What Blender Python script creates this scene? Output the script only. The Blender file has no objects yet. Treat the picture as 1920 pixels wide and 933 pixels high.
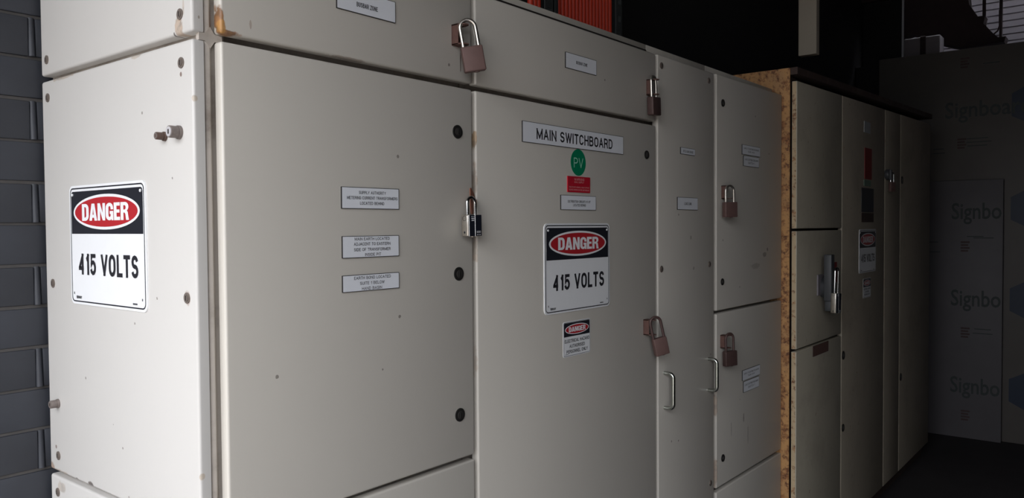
import bpy, bmesh, math, random
from mathutils import Vector, Matrix
random.seed(7)
C = bpy.context.scene.collection
D = bpy.data
PI = math.pi

# ------------------------------------------------------------------ materials
def new_mat(name):
    m = D.materials.new(name); m.use_nodes = True
    nt = m.node_tree; b = nt.nodes['Principled BSDF']
    return m, nt, b

def lin(c):
    return tuple((x/12.92 if x <= .04045 else ((x+.055)/1.055)**2.4) for x in c) + (1,)

def simple(name, col, rough=.5, metal=0, var=.06, scale=40, bump=0, spec=.5):
    m, nt, b = new_mat(name)
    n = nt.nodes.new('ShaderNodeTexNoise'); n.inputs['Scale'].default_value = scale
    n.inputs['Detail'].default_value = 4
    tc = nt.nodes.new('ShaderNodeTexCoord'); nt.links.new(tc.outputs['Object'], n.inputs['Vector'])
    mx = nt.nodes.new('ShaderNodeMix'); mx.data_type = 'RGBA'
    c = Vector(col[:3])
    mx.inputs[6].default_value = (*(c*(1-var)), 1); mx.inputs[7].default_value = (*(c*(1+var)), 1)
    nt.links.new(n.outputs['Fac'], mx.inputs[0]); nt.links.new(mx.outputs[2], b.inputs['Base Color'])
    b.inputs['Roughness'].default_value = rough; b.inputs['Metallic'].default_value = metal
    b.inputs['Specular IOR Level'].default_value = spec
    if bump:
        bp = nt.nodes.new('ShaderNodeBump'); bp.inputs['Strength'].default_value = bump
        bp.inputs['Distance'].default_value = .002
        nt.links.new(n.outputs['Fac'], bp.inputs['Height']); nt.links.new(bp.outputs[0], b.inputs['Normal'])
    return m

def math_node(nt, op, a, b=None, c=None):
    n = nt.nodes.new('ShaderNodeMath'); n.operation = op
    for i, v in enumerate((a, b, c)):
        if v is None: continue
        if isinstance(v, (int, float)): n.inputs[i].default_value = v
        else: nt.links.new(v, n.inputs[i])
    return n.outputs[0]

def painted(name, col, rough=.42, spots=(), rust_amt=0.0, grime=0.0, rust_col=(.30, .12, .04), speck=True, mott=.05):
    """weathered paint: tonal mottling, tiny chips, grime and rust patches with shapes of their own"""
    m, nt, b = new_mat(name)
    geo = nt.nodes.new('ShaderNodeNewGeometry'); P = geo.outputs['Position']
    def noise(scale, detail=4, rough_=.6):
        n = nt.nodes.new('ShaderNodeTexNoise'); n.inputs['Scale'].default_value = scale
        n.inputs['Detail'].default_value = detail; n.inputs['Roughness'].default_value = rough_
        nt.links.new(P, n.inputs['Vector']); return n
    def mix(fac, A, B):
        x = nt.nodes.new('ShaderNodeMix'); x.data_type = 'RGBA'
        if isinstance(fac, float): x.inputs[0].default_value = fac
        else: nt.links.new(fac, x.inputs[0])
        for i, v in ((6, A), (7, B)):
            if isinstance(v, tuple): x.inputs[i].default_value = v if len(v) == 4 else (*v, 1)
            else: nt.links.new(v, x.inputs[i])
        return x.outputs[2]
    def ramp(v, lo, hi):
        r = nt.nodes.new('ShaderNodeMapRange'); r.interpolation_type = 'SMOOTHSTEP'
        r.inputs['From Min'].default_value = lo; r.inputs['From Max'].default_value = hi
        nt.links.new(v, r.inputs['Value']); return r.outputs['Result']
    c = Vector(col)
    n1 = noise(2.6)
    colr = mix(n1.outputs['Fac'], tuple(c*(1-mott)), tuple(c*(1+mott)))
    n2 = noise(90, 3)
    if speck:
        vor = nt.nodes.new('ShaderNodeTexVoronoi'); vor.inputs['Scale'].default_value = 21
        nt.links.new(P, vor.inputs['Vector'])
        sep = nt.nodes.new('ShaderNodeSeparateColor'); nt.links.new(vor.outputs['Color'], sep.inputs[0])
        gate = math_node(nt, 'GREATER_THAN', sep.outputs[0], .80)
        size = math_node(nt, 'MULTIPLY', sep.outputs[1], .065)
        wob = math_node(nt, 'MULTIPLY_ADD', n2.outputs['Fac'], .10, vor.outputs['Distance'])
        hit = math_node(nt, 'MULTIPLY', math_node(nt, 'LESS_THAN', wob, math_node(nt, 'ADD', size, .058)), gate)
        colr = mix(math_node(nt, 'MULTIPLY', hit, .65), colr, (.10, .075, .06))
    if grime:
        n3 = noise(5, 8, .7)
        colr = mix(math_node(nt, 'MULTIPLY', ramp(n3.outputs['Fac'], .45, .72), grime), colr, (.16, .125, .10))
    if rust_amt:
        n4 = noise(34, 8, .75)
        msk = ramp(n4.outputs['Fac'], .62-rust_amt*.22, .72-rust_amt*.16)
        n5 = noise(70, 5, .7)
        rc = mix(ramp(n5.outputs['Fac'], .4, .62), tuple(Vector(rust_col)), (.10, .035, .018))
        colr = mix(msk, colr, rc)
    if spots:
        dist = nt.nodes.new('ShaderNodeTexNoise'); dist.inputs['Scale'].default_value = 60
        dist.inputs['Detail'].default_value = 5; nt.links.new(P, dist.inputs['Vector'])
        for (cx, cy, cz, rx, ry, rz, sc, op) in spots:
            s = nt.nodes.new('ShaderNodeVectorMath'); s.operation = 'SUBTRACT'
            nt.links.new(P, s.inputs[0]); s.inputs[1].default_value = (cx, cy, cz)
            d = nt.nodes.new('ShaderNodeVectorMath'); d.operation = 'DIVIDE'
            nt.links.new(s.outputs[0], d.inputs[0]); d.inputs[1].default_value = (rx, ry, rz)
            l = nt.nodes.new('ShaderNodeVectorMath'); l.operation = 'LENGTH'; nt.links.new(d.outputs[0], l.inputs[0])
            v = math_node(nt, 'MULTIPLY_ADD', dist.outputs['Fac'], 1.6, l.outputs['Value'])
            v = math_node(nt, 'SUBTRACT', v, .8)
            r = nt.nodes.new('ShaderNodeMapRange'); r.interpolation_type = 'SMOOTHSTEP'
            r.inputs['From Min'].default_value = 1.05; r.inputs['From Max'].default_value = .7
            nt.links.new(v, r.inputs['Value'])
            sd = mix(ramp(dist.outputs['Fac'], .42, .60), tuple(Vector(sc)), tuple(Vector(sc)*.55))
            colr = mix(math_node(nt, 'MULTIPLY', r.outputs['Result'], op), colr, sd)
    nt.links.new(colr, b.inputs['Base Color'])
    b.inputs['Roughness'].default_value = rough
    bp = nt.nodes.new('ShaderNodeBump'); bp.inputs['Strength'].default_value = .12; bp.inputs['Distance'].default_value = .0006
    n6 = noise(420, 2); nt.links.new(n6.outputs['Fac'], bp.inputs['Height']); nt.links.new(bp.outputs[0], b.inputs['Normal'])
    return m

RU = (.33, .15, .055); RD = (.14, .06, .035); GR = (.16, .13, .12)
side_spots = [
 (0, .051, 1.842, .03, .010, .010, RD, .8), (0, .056, 1.822, .03, .013, .024, (.50, .37, .27), .75),
 (0, .041, 1.850, .03, .003, .016, (.50, .38, .28), .5), (0, .071, 1.812, .03, .0028, .006, GR, .9),
 (.003, .018, 1.706, .006, .003, .006, (.42, .30, .17), .5), (0, .591, 1.016, .02, .012, .010, RU, .6),
 (0, .540, 1.008, .02, .05, .007, (.38, .27, .18), .6),
 (0, .412, 1.0125, .02, .012, .007, GR, .9), (0, .475, 1.011, .02, .006, .004, GR, .8),
 (.003, .016, 1.104, .006, .004, .006, (.42, .30, .17), .5), (0, .052, 1.747, .02, .0035, .004, RD, .8),
 (0, .045, 1.389, .02, .010, .013, (.30, .17, .12), .55), (0, .565, 1.392, .02, .008, .012, (.30, .20, .15), .5),
 (0, .50, 1.797, .02, .05, .004, (.42, .33, .24), .6), (0, .20, 1.7965, .02, .02, .004, (.42, .33, .24), .5),
 (0, .545, .980, .02, .02, .012, (.45, .36, .28), .5), (0, .569, 1.059, .02, .004, .004, RD, .7),
 (.012, .016, 1.834, .002, .01, .003, (.30, .22, .12), .6)]
front_spots = [
 (.040, .006, 1.835, .006, .02, .030, RU, .95), (.052, 0, 1.8145, .022, .02, .005, RU, .9),
 (.043, 0, 1.822, .006, .02, .012, (.48, .25, .08), .9), (.094, 0, 1.835, .002, .02, .008, (.27, .17, .12), .5),
 (.30, 0, 1.8125, .05, .02, .003, (.25, .15, .10), .5), (.604, 0, 1.852, .0018, .02, .022, (.12, .07, .055), .9),
 (.650, .004, 1.60, .006, .02, .04, (.30, .20, .13), .6), (.650, .004, 1.69, .006, .02, .022, (.36, .22, .10), .8),
 (.650, .004, 1.45, .006, .02, .03, (.36, .25, .16), .5), (.648, .004, 1.20, .006, .02, .05, (.40, .30, .22), .4),
 (2.33, 0, 1.385, .02, .02, .010, (.14, .11, .09), .6), (2.36, 0, 1.405, .008, .02, .008, (.10, .08, .07), .7),
 (2.24, 0, 1.345, .05, .02, .012, (.20, .17, .13), .35), (2.13, 0, .79, .006, .02, .020, (.14, .11, .09), .6),
 (2.17, 0, .72, .004, .02, .04, (.16, .13, .11), .5), (2.02, 0, .77, .004, .02, .03, (.16, .13, .11), .45),
 (1.896, .006, .88, .006, .02, .05, (.34, .22, .15), .6), (1.896, .006, .64, .006, .02, .05, (.34, .22, .15), .6),
 (1.70, 0, 1.46, .006, .02, .008, (.14, .11, .09), .5), (1.72, 0, 1.36, .006, .02, .006, (.14, .11, .09), .5)]
CREAM = (.615, .575, .52)
M = {}
M['paint_side'] = painted('cream_paint_side', (.62, .60, .575), .40, side_spots, mott=.025)
M['paint'] = painted('cream_paint_front', (.60, .566, .512), .42, front_spots, mott=.04)
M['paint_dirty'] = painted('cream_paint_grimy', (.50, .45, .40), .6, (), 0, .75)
M['paint_cap'] = painted('cream_paint_cap', (.56, .525, .47), .5, (), 0, .25)
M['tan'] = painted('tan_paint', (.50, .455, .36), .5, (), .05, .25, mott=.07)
M['tan_shaded'] = painted('tan_paint_shaded', (.40, .35, .275), .5, (), .05, .3, mott=.08)  # tan paint darkened to stand in for light fall-off on the farther doors
M['tan_rust'] = painted('tan_paint_rusting', (.53, .285, .11), .6, (), .80, .35, rust_col=(.34, .15, .055))
M['tan_rust2'] = painted('tan_paint_rusty_edge', (.55, .42, .26), .6, (), .55, .2, rust_col=(.38, .15, .05))
M['rust_dark'] = painted('dark_rusty_steel', (.05, .03, .025), .8, (), .3, .3, rust_col=(.12, .05, .03), speck=False)
M['rust'] = simple('rusty_steel', (.115, .058, .047), .8, .1, .35, 120, .3)
M['rust_tag'] = simple('red_brown_steel', (.27, .115, .075), .75, 0, .25, 90, .2)
M['brass'] = simple('weathered_brass', (.135, .078, .070), .58, .2, .16, 60, .15)
M['brass_dark'] = simple('tarnished_brass', (.085, .050, .046), .5, .3, .2, 60, .15)
M['steel'] = simple('worn_steel', (.62, .58, .52), .28, .95, .12, 90, .1)
M['chrome'] = simple('polished_steel', (.75, .75, .74), .16, 1, .05, 50)
M['handle'] = simple('dull_chrome', (.50, .52, .48), .24, 1, .15, 120, .1)
M['screw'] = simple('dull_screw_metal', (.24, .20, .175), .5, .5, .3, 300, .3)
M['screw_dark'] = simple('dark_recess', (.03, .022, .02), .8)
M['knob'] = simple('grey_knob', (.22, .185, .17), .55, .3, .25, 160, .3)
M['knob_face'] = simple('pale_knob_face', (.55, .53, .55), .5, .1, .1, 160)
M['knob_brown'] = simple('brown_knob', (.12, .075, .06), .6, .2, .3, 160, .3)
M['latch'] = simple('black_latch_plastic', (.018, .017, .016), .45, 0, .2, 60)
M['latch_in'] = simple('black_latch_insert', (.045, .042, .040), .4, .2, .2, 60)
M['white'] = simple('white_enamel', (.86, .87, .89), .3, 0, .02, 30)
M['plate'] = simple('white_engraving_laminate', (.82, .84, .89), .35, 0, .03, 30)
M['plate_edge'] = simple('laminate_core', (.03, .028, .028), .5)
M['ink'] = simple('black_ink', (.022, .022, .027), .4, 0, .05, 30)
M['ink_grey'] = simple('engraved_grey_ink', (.05, .05, .06), .5, 0, .05, 30)
M['sign_black'] = simple('black_enamel', (.018, .019, .026), .3, 0, .05, 30)
M['sign_red'] = simple('red_enamel', (.46, .022, .030), .3, 0, .05, 30)
M['red_label'] = simple('red_laminate', (.50, .012, .030), .4, 0, .05, 30)
M['pink_ink'] = simple('pale_pink_ink', (.75, .38, .40), .5, 0, .05, 30)
M['green'] = simple('green_sticker', (.0, .22, .10), .4, 0, .04, 30)
M['green_ink'] = simple('pale_green_ink', (.35, .68, .52), .4, 0, .04, 30)
M['black_vinyl'] = simple('black_vinyl', (.012, .014, .022), .35, 0, .1, 60)
M['recess_shade'] = simple('black_recess_shade', (.02, .015, .013), .8)
M['void'] = simple('dark_interior', (.02, .017, .015), .9)
M['pipe'] = simple('orange_red_plastic', (.62, .045, .018), .5, 0, .08, 30)
M['rack'] = simple('dark_grey_steel', (.07, .078, .078), .55, .4, .2, 60)
M['dark_brown'] = simple('dark_brown_steel', (.035, .02, .022), .8, 0, .3, 20)
M['duct'] = simple('grey_beige_duct', (.36, .32, .26), .6, 0, .06, 20)
M['pale'] = simple('pale_grey_plastic', (.22, .20, .22), .6, 0, .08, 20)
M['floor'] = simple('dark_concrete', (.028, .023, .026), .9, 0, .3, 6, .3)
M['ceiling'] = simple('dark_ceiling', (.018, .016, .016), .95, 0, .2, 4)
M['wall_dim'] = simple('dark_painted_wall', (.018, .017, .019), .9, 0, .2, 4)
M['apron'] = simple('concrete_apron', (.28, .25, .22), .9, 0, .1, 3)
M['cladding'] = simple('lilac_grey_cladding', (.52, .48, .54), .6, 0, .08, 12)
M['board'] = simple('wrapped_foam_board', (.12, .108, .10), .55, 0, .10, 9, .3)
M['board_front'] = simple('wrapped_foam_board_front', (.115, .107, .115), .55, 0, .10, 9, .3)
M['board_ink'] = simple('dark_green_print', (.035, .045, .045), .6, 0, .1, 20)
M['board_blue'] = simple('blue_print', (.005, .016, .045), .5, 0, .1, 20)
M['board_red'] = simple('brown_print', (.06, .03, .03), .6, 0, .1, 20)
M['board_edge'] = simple('board_dark_edge', (.04, .035, .035), .8)
M['switch_grey'] = simple('grey_switch_plastic', (.05, .053, .058), .5, 0, .06, 30)
M['dark_red'] = simple('dark_red_plastic', (.22, .02, .02), .5, 0, .06, 30)
M['dim_label'] = simple('grey_paper_label', (.40, .42, .44), .5, 0, .06, 30)
M['dim_green'] = simple('green_grey_label', (.16, .24, .18), .5, 0, .06, 30)

# painted brick: cool blue-grey paint, paler worn mortar beads are a material of their own
M['brick'] = simple('blue_grey_painted_brick', (.030, .033, .042), .55, 0, .22, 14, .8)
M['mortar'] = simple('painted_mortar', (.075, .070, .068), .8, 0, .35, 30, 1.0)

# ------------------------------------------------------------------ mesh helpers
def finish(bm, name, mats, parent=None, origin=None, smooth=35):
    bmesh.ops.recalc_face_normals(bm, faces=bm.faces[:]) if not getattr(bm, 'norecalc', False) else None
    me = D.meshes.new(name)
    if origin is None:
        xs = [v.co for v in bm.verts]
        origin = Vector([(min(c[i] for c in xs)+max(c[i] for c in xs))/2 for i in range(3)])
    else: origin = Vector(origin)
    bmesh.ops.translate(bm, verts=bm.verts[:], vec=-origin)
    bm.to_mesh(me); bm.free()
    for m in (mats if isinstance(mats, (list, tuple)) else [mats]): me.materials.append(M[m] if isinstance(m, str) else m)
    for p in me.polygons: p.use_smooth = True
    me.set_sharp_from_angle(angle=math.radians(smooth))
    o = D.objects.new(name, me); C.objects.link(o)
    o.location = origin
    if parent is not None:
        o.parent = parent
        o.location = origin - world_loc(parent)
    return o

def world_loc(o):
    l = Vector(o.location)
    while o.parent is not None:
        o = o.parent; l = l + Vector(o.location)
    return l

def tag(o, label=None, cat=None, group=None, kind=None):
    if label: o['label'] = label
    if cat: o['category'] = cat
    if group: o['group'] = group
    if kind: o['kind'] = kind
    return o

def empty(name, loc, label=None, cat=None, group=None):
    o = D.objects.new(name, None); C.objects.link(o); o.location = loc; o.empty_display_size = .05
    return tag(o, label, cat, group)

def box(bm, x0, x1, y0, y1, z0, z1, mi=0, bev=0, seg=2):
    r = bmesh.ops.create_cube(bm, size=1)
    vs = r['verts']
    for v in vs:
        v.co = Vector(((x0+x1)/2+v.co.x*(x1-x0), (y0+y1)/2+v.co.y*(y1-y0), (z0+z1)/2+v.co.z*(z1-z0)))
    fs = set(f for v in vs for f in v.link_faces)
    for f in fs: f.material_index = mi
    if bev:
        es = list(set(e for v in vs for e in v.link_edges))
        bmesh.ops.bevel(bm, geom=es, offset=bev, segments=seg, affect='EDGES', profile=.5, material=-1)
    return vs

def cyl(bm, p0, p1, r, r2=None, seg=20, mi=0, caps=True, bev=0):
    p0, p1 = Vector(p0), Vector(p1); d = p1-p0
    rot = d.to_track_quat('Z', 'Y').to_matrix().to_4x4()
    mt = Matrix.Translation((p0+p1)/2) @ rot
    g = bmesh.ops.create_cone(bm, cap_ends=caps, segments=seg, radius1=r, radius2=r if r2 is None else r2, depth=d.length, matrix=mt)
    fs = set(f for v in g['verts'] for f in v.link_faces)
    for f in fs: f.material_index = mi
    if bev:
        es = set(e for f in fs if len(f.verts) > 4 for e in f.edges)
        bmesh.ops.bevel(bm, geom=list(es), offset=bev, segments=2, affect='EDGES', profile=.5, material=-1)

def tube(bm, pts, r, seg=12, mi=0):
    pts = [Vector(p) for p in pts]; rings = []
    up = None
    for i, p in enumerate(pts):
        t = (pts[min(i+1, len(pts)-1)]-pts[max(i-1, 0)]).normalized()
        if up is None:
            up = Vector((0, 0, 1)) if abs(t.z) < .9 else Vector((0, 1, 0))
        a = t.cross(up).normalized(); b = a.cross(t).normalized(); up = b
        rings.append([bm.verts.new(p + (a*math.cos(2*PI*k/seg)+b*math.sin(2*PI*k/seg))*r) for k in range(seg)])
    for i in range(len(rings)-1):
        for k in range(seg):
            f = bm.faces.new((rings[i][k], rings[i][(k+1) % seg], rings[i+1][(k+1) % seg], rings[i+1][k])); f.material_index = mi
    for ring in (rings[0][::-1], rings[-1]):
        f = bm.faces.new(ring); f.material_index = mi

def prism(bm, poly, fn, t0, t1, mi=0, side_mi=None):
    """poly of (u,v); fn(u,v,t)->Vector; extruded t0..t1"""
    a = [bm.verts.new(fn(u, v, t0)) for u, v in poly]; b = [bm.verts.new(fn(u, v, t1)) for u, v in poly]
    n = len(poly); sm = mi if side_mi is None else side_mi
    f = bm.faces.new(a[::-1]); f.material_index = sm
    f = bm.faces.new(b); f.material_index = mi
    for i in range(n):
        f = bm.faces.new((a[i], a[(i+1) % n], b[(i+1) % n], b[i])); f.material_index = sm

def rrect(w, h, r, n=6, cx=0, cy=0):
    out = []
    for sx, sy, a0 in ((1, 1, 0), (-1, 1, 90), (-1, -1, 180), (1, -1, 270)):
        for k in range(n+1):
            a = math.radians(a0+90*k/n)
            out.append((cx+sx*(w/2-r)+r*math.cos(a), cy+sy*(h/2-r)+r*math.sin(a)))
    return out

def ellipse(w, h, cx=0, cy=0, n=48):
    return [(cx+w/2*math.cos(2*PI*k/n), cy+h/2*math.sin(2*PI*k/n)) for k in range(n)]

def ring(bm, outer, inner, fn, t, mi):
    a = [bm.verts.new(fn(u, v, t)) for u, v in outer]; b = [bm.verts.new(fn(u, v, t)) for u, v in inner]
    n = len(outer)
    for i in range(n):
        f = bm.faces.new((a[i], a[(i+1) % n], b[(i+1) % n], b[i])); f.material_index = mi

def flat(bm, poly, fn, t, mi):
    f = bm.faces.new([bm.verts.new(fn(u, v, t)) for u, v in poly]); f.material_index = mi

def _arc(cx, cy, rx, ry, a0, a1, n=9):
    return [(cx+rx*math.cos(math.radians(a0+(a1-a0)*k/n)), cy+ry*math.sin(math.radians(a0+(a1-a0)*k/n))) for k in range(n+1)]
GL = {      # centre-line capitals: width, list of (points, closed)
 'A': (.66, [([(0, 0), (.5, 1), (1, 0)], 0), ([(.2, .32), (.8, .32)], 0)]),
 'B': (.62, [([(0, 0), (0, 1), (.55, 1)]+_arc(.55, .765, .39, .235, 90, -90)+[(0, .53)], 0), ([(.0, .53), (.55, .53)]+_arc(.58, .265, .42, .265, 90, -90)+[(0, 0)], 0)]),
 'C': (.62, [(_arc(.5, .68, .5, .32, 8, 180)+_arc(.5, .32, .5, .32, 180, 352), 0)]),
 'D': (.62, [([(0, 0), (0, 1), (.4, 1)]+_arc(.45, .62, .55, .38, 90, 0)+_arc(.45, .38, .55, .38, 0, -90)+[(.4, 0)], 1)]),
 'E': (.54, [([(1, 1), (0, 1), (0, 0), (1, 0)], 0), ([(0, .52), (.9, .52)], 0)]),
 'F': (.52, [([(1, 1), (0, 1), (0, 0)], 0), ([(0, .5), (.85, .5)], 0)]),
 'G': (.64, [(_arc(.5, .68, .5, .32, 8, 180)+_arc(.5, .32, .5, .32, 180, 350)+[(1, .47), (.55, .47)], 0)]),
 'H': (.62, [([(0, 0), (0, 1)], 0), ([(1, 0), (1, 1)], 0), ([(0, .52), (1, .52)], 0)]),
 'I': (.0, [([(.5, 0), (.5, 1)], 0)]),
 'J': (.5, [([(1, 1), (1, .3)]+_arc(.5, .3, .5, .3, 0, -180), 0)]),
 'K': (.62, [([(0, 0), (0, 1)], 0), ([(1, 1), (0, .38)], 0), ([(.35, .6), (1, 0)], 0)]),
 'L': (.50, [([(0, 1), (0, 0), (1, 0)], 0)]),
 'M': (.80, [([(0, 0), (0, 1), (.5, .1), (1, 1), (1, 0)], 0)]),
 'N': (.64, [([(0, 0), (0, 1), (1, 0), (1, 1)], 0)]),
 'O': (.64, [(_arc(.5, .66, .5, .34, 0, 180)+_arc(.5, .34, .5, .34, 180, 360), 1)]),
 'P': (.58, [([(0, 0), (0, 1), (.5, 1)]+_arc(.5, .73, .5, .27, 90, -90)+[(0, .46)], 0)]),
 'R': (.62, [([(0, 0), (0, 1), (.5, 1)]+_arc(.5, .74, .48, .26, 90, -90)+[(0, .48)], 0), ([(.55, .48), (.85, .38), (1, 0)], 0)]),
 'S': (.60, [(_arc(.5, .75, .47, .25, 8, 262)+_arc(.5, .26, .5, .26, 82, -172), 0)]),
 'T': (.58, [([(0, 1), (1, 1)], 0), ([(.5, 1), (.5, 0)], 0)]),
 'U': (.62, [([(0, 1), (0, .32)]+_arc(.5, .32, .5, .32, 180, 360)+[(1, 1)], 0)]),
 'V': (.64, [([(0, 1), (.5, 0), (1, 1)], 0)]),
 'W': (.92, [([(0, 1), (.25, 0), (.5, .95), (.75, 0), (1, 1)], 0)]),
 'Y': (.60, [([(0, 1), (.5, .45), (1, 1)], 0), ([(.5, .45), (.5, 0)], 0)]),
 'Z': (.58, [([(0, 1), (1, 1), (0, 0), (1, 0)], 0)]),
 '1': (.30, [([(.0, .76), (.35, .8), (1, 1), (1, 0)], 0)]),
 '4': (.60, [([(.74, 0), (.74, 1), (0, .30), (0, .26), (1, .26)], 0)]),
 '5': (.58, [([(.92, 1), (.14, 1), (.06, .50)]+_arc(.48, .32, .52, .32, 140, -165), 0)]),
 '7': (.55, [([(0, 1), (1, 1), (.4, 0)], 0)]),
 '#': (.62, [([(.35, 0), (.45, 1)], 0), ([(.65, 0), (.75, 1)], 0), ([(0, .35), (1, .35)], 0), ([(0, .68), (1, .68)], 0)]),
 '-': (.35, [([(0, .45), (1, .45)], 0)]),
 '&': (.62, [([(1, 0), (.25, .72)]+_arc(.45, .82, .25, .18, 200, -20)+[(.1, .35)]+_arc(.4, .22, .4, .22, 170, 330)+[(1, .45)], 0)]),
}
def ribbon(bm, pts, closed, t, fn, tt, mi):
    P = [Vector(p) for p in pts]; Q = [P[0]]
    for p in P[1:]:
        if (p-Q[-1]).length > t*.04: Q.append(p)
    if closed and (Q[0]-Q[-1]).length < t*.04: Q.pop()
    P = Q; n = len(P); L = []
    if not closed:      # break at sharp corners so each diagonal keeps its full width
        for i in range(1, n-1):
            d1 = (P[i]-P[i-1]).normalized(); d2 = (P[i+1]-P[i]).normalized()
            if d1.dot(d2) < -.25 and (P[i]-P[i-1]).length > t and (P[i+1]-P[i]).length > t:
                e1 = P[i]+d1*(t/2)/max(abs(d1.y), .5); e2 = P[i]-d2*(t/2)/max(abs(d2.y), .5)
                ribbon(bm, P[:i]+[e1], False, t, fn, tt, mi)
                ribbon(bm, [e2]+P[i+1:], False, t, fn, tt+.00002, mi)
                return
    for i in range(n):
        a = P[i-1] if (i > 0 or closed) else None; b = P[(i+1) % n] if (i < n-1 or closed) else None
        d1 = (P[i]-a).normalized() if a is not None else None; d2 = (b-P[i]).normalized() if b is not None else None
        if d1 is None: d1 = d2
        if d2 is None: d2 = d1
        n1 = Vector((-d1.y, d1.x)); n2 = Vector((-d2.y, d2.x)); m = n1+n2
        if m.length < .3: m = n2.copy(); k = 1
        else:
            m.normalize(); k = min(1/max(m.dot(n2), .25), 2.0)
        L.append((P[i]+m*t/2*k, P[i]-m*t/2*k))
    vs = [(bm.verts.new(fn(a.x, a.y, tt)), bm.verts.new(fn(b.x, b.y, tt))) for a, b in L]
    for i in range(n if closed else n-1):
        j = (i+1) % n
        f = bm.faces.new((vs[i][0], vs[i][1], vs[j][1], vs[j][0])); f.material_index = mi
def stroke_text(bm, s, cx, cy, w, h, fn, tt, mi, weight, gap=None):
    lo, hi = cy-h/2, cy+h/2; fn0 = fn
    fn = lambda u, v, t_: fn0(u, min(max(v, lo), hi), t_)
    t = weight*h; gap = (.12*h+t*.12) if gap is None else gap*h
    adv = []; x = 0; k_ = 0
    for c in s:
        if c == ' ': x += .46*h; adv.append(None); continue
        gw = GL[c][0]*h + t*.55; gw = max(gw, t)
        adv.append((x, gw)); x += gw+gap
    tot = x-gap; k = w/tot
    for c, a in zip(s, adv):
        if a is None: continue
        x0 = cx-w/2+a[0]*k; gw = a[1]*k; iw = max(gw-t, 0)
        for pts, cl in GL[c][1]:
            q = [(x0+(gw-iw)/2+px*iw, cy-h/2+t/2+py*(h-t)) for px, py in pts]
            # square off free ends so capitals fill their height
            if not cl:
                for (e, nb) in ((0, 1), (-1, -2)):
                    py = pts[e][1]
                    if py in (0, 1) and abs(pts[nb][0]-pts[e][0]) < .8 and pts[nb][1] != py:
                        d = (Vector(q[e])-Vector(q[nb])).normalized(); v = Vector(q[e])+d*(t/2)/max(abs(d.y), .5); q[e] = (v.x, v.y)
                    elif py in (0, 1) and pts[nb][1] == py:
                        q[e] = (q[e][0]+math.copysign(t/2, q[e][0]-q[nb][0]), q[e][1])
            k_ += 1; ribbon(bm, q, cl, t, fn, tt+.00004*(k_ % 3), mi)

HV = {      # heavy condensed capitals: width, outline, holes (unit height)
 'D': (.62, [(0, 0), (.30, 0)]+_arc(.31, .30, .31, .30, -90, 0)+_arc(.31, .70, .31, .30, 0, 90)+[(.30, 1), (0, 1)],
       [[(.23, .19), (.29, .19)]+_arc(.29, .32, .10, .12, -90, 0)+_arc(.29, .68, .10, .13, 0, 90)+[(.23, .81)]]),
 'A': (.70, [(0, 0), (.22, 1), (.48, 1), (.70, 0), (.46, 0), (.43, .17), (.27, .17), (.24, 0)], [[(.30, .35), (.40, .35), (.35, .70)]]),
 'N': (.66, [(0, 0), (0, 1), (.22, 1), (.44, .45), (.44, 1), (.66, 1), (.66, 0), (.44, 0), (.22, .55), (.22, 0)], []),
 'G': (.64, [(.64, .62)]+_arc(.32, .70, .32, .30, 0, 180)+_arc(.32, .30, .32, .30, 180, 270)+[(.42, .02), (.47, .09), (.49, 0), (.64, 0), (.64, .53), (.34, .53), (.34, .36), (.42, .36)]
       +_arc(.33, .30, .09, .11, 0, -180)+_arc(.33, .70, .09, .11, 180, 0)+[(.42, .62)], []),
 'E': (.51, [(0, 0), (0, 1), (.50, 1), (.50, .81), (.23, .81), (.23, .60), (.47, .60), (.47, .42), (.23, .42), (.23, .19), (.51, .19), (.51, 0)], []),
 'R': (.67, [(0, 0), (0, 1), (.36, 1)]+_arc(.36, .74, .28, .26, 88, -58)+[(.58, .44), (.62, .2), (.67, 0), (.43, 0), (.39, .33), (.33, .41), (.23, .41), (.23, 0)],
       [[(.23, .58), (.33, .58)]+_arc(.33, .70, .09, .12, -85, 85)+[(.33, .82), (.23, .82)]]),
}
def heavy_text(bm, s, cx, cy, w, h, fn, tt, mi, gap=.05):
    tot = sum(HV[c][0] for c in s)+gap*(len(s)-1); k = w/tot; x = cx-w/2
    for c in s:
        gw, outl, holes = HV[c]; es = []
        for loop in [outl]+holes:
            P = []
            for p in loop:
                if not P or (Vector(p)-Vector(P[-1])).length > .004: P.append(p)
            if (Vector(P[0])-Vector(P[-1])).length < .004: P.pop()
            vs = [bm.verts.new(fn(x+px*k, cy-h/2+py*h, tt)) for px, py in P]
            es += [bm.edges.new((vs[i], vs[(i+1) % len(vs)])) for i in range(len(vs))]
        r = bmesh.ops.triangle_fill(bm, edges=es, use_beauty=True)
        for g in r['geom']:
            if isinstance(g, bmesh.types.BMFace): g.material_index = mi
        x += (gw+gap)*k

_tc = {}
def text_polys(s, bold):
    k = (s, bold)
    if k in _tc: return _tc[k]
    cu = D.curves.new('t', 'FONT'); cu.body = s; cu.size = 1; cu.offset = bold; cu.resolution_u = 3
    ob = D.objects.new('t', cu); C.objects.link(ob)
    dg = bpy.context.evaluated_depsgraph_get(); ev = ob.evaluated_get(dg); me = ev.to_mesh()
    vs = [(v.co.x, v.co.y) for v in me.vertices]; fs = [tuple(p.vertices) for p in me.polygons]
    ev.to_mesh_clear(); D.objects.remove(ob); D.curves.remove(cu)
    _tc[k] = (vs, fs); return _tc[k]

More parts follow.
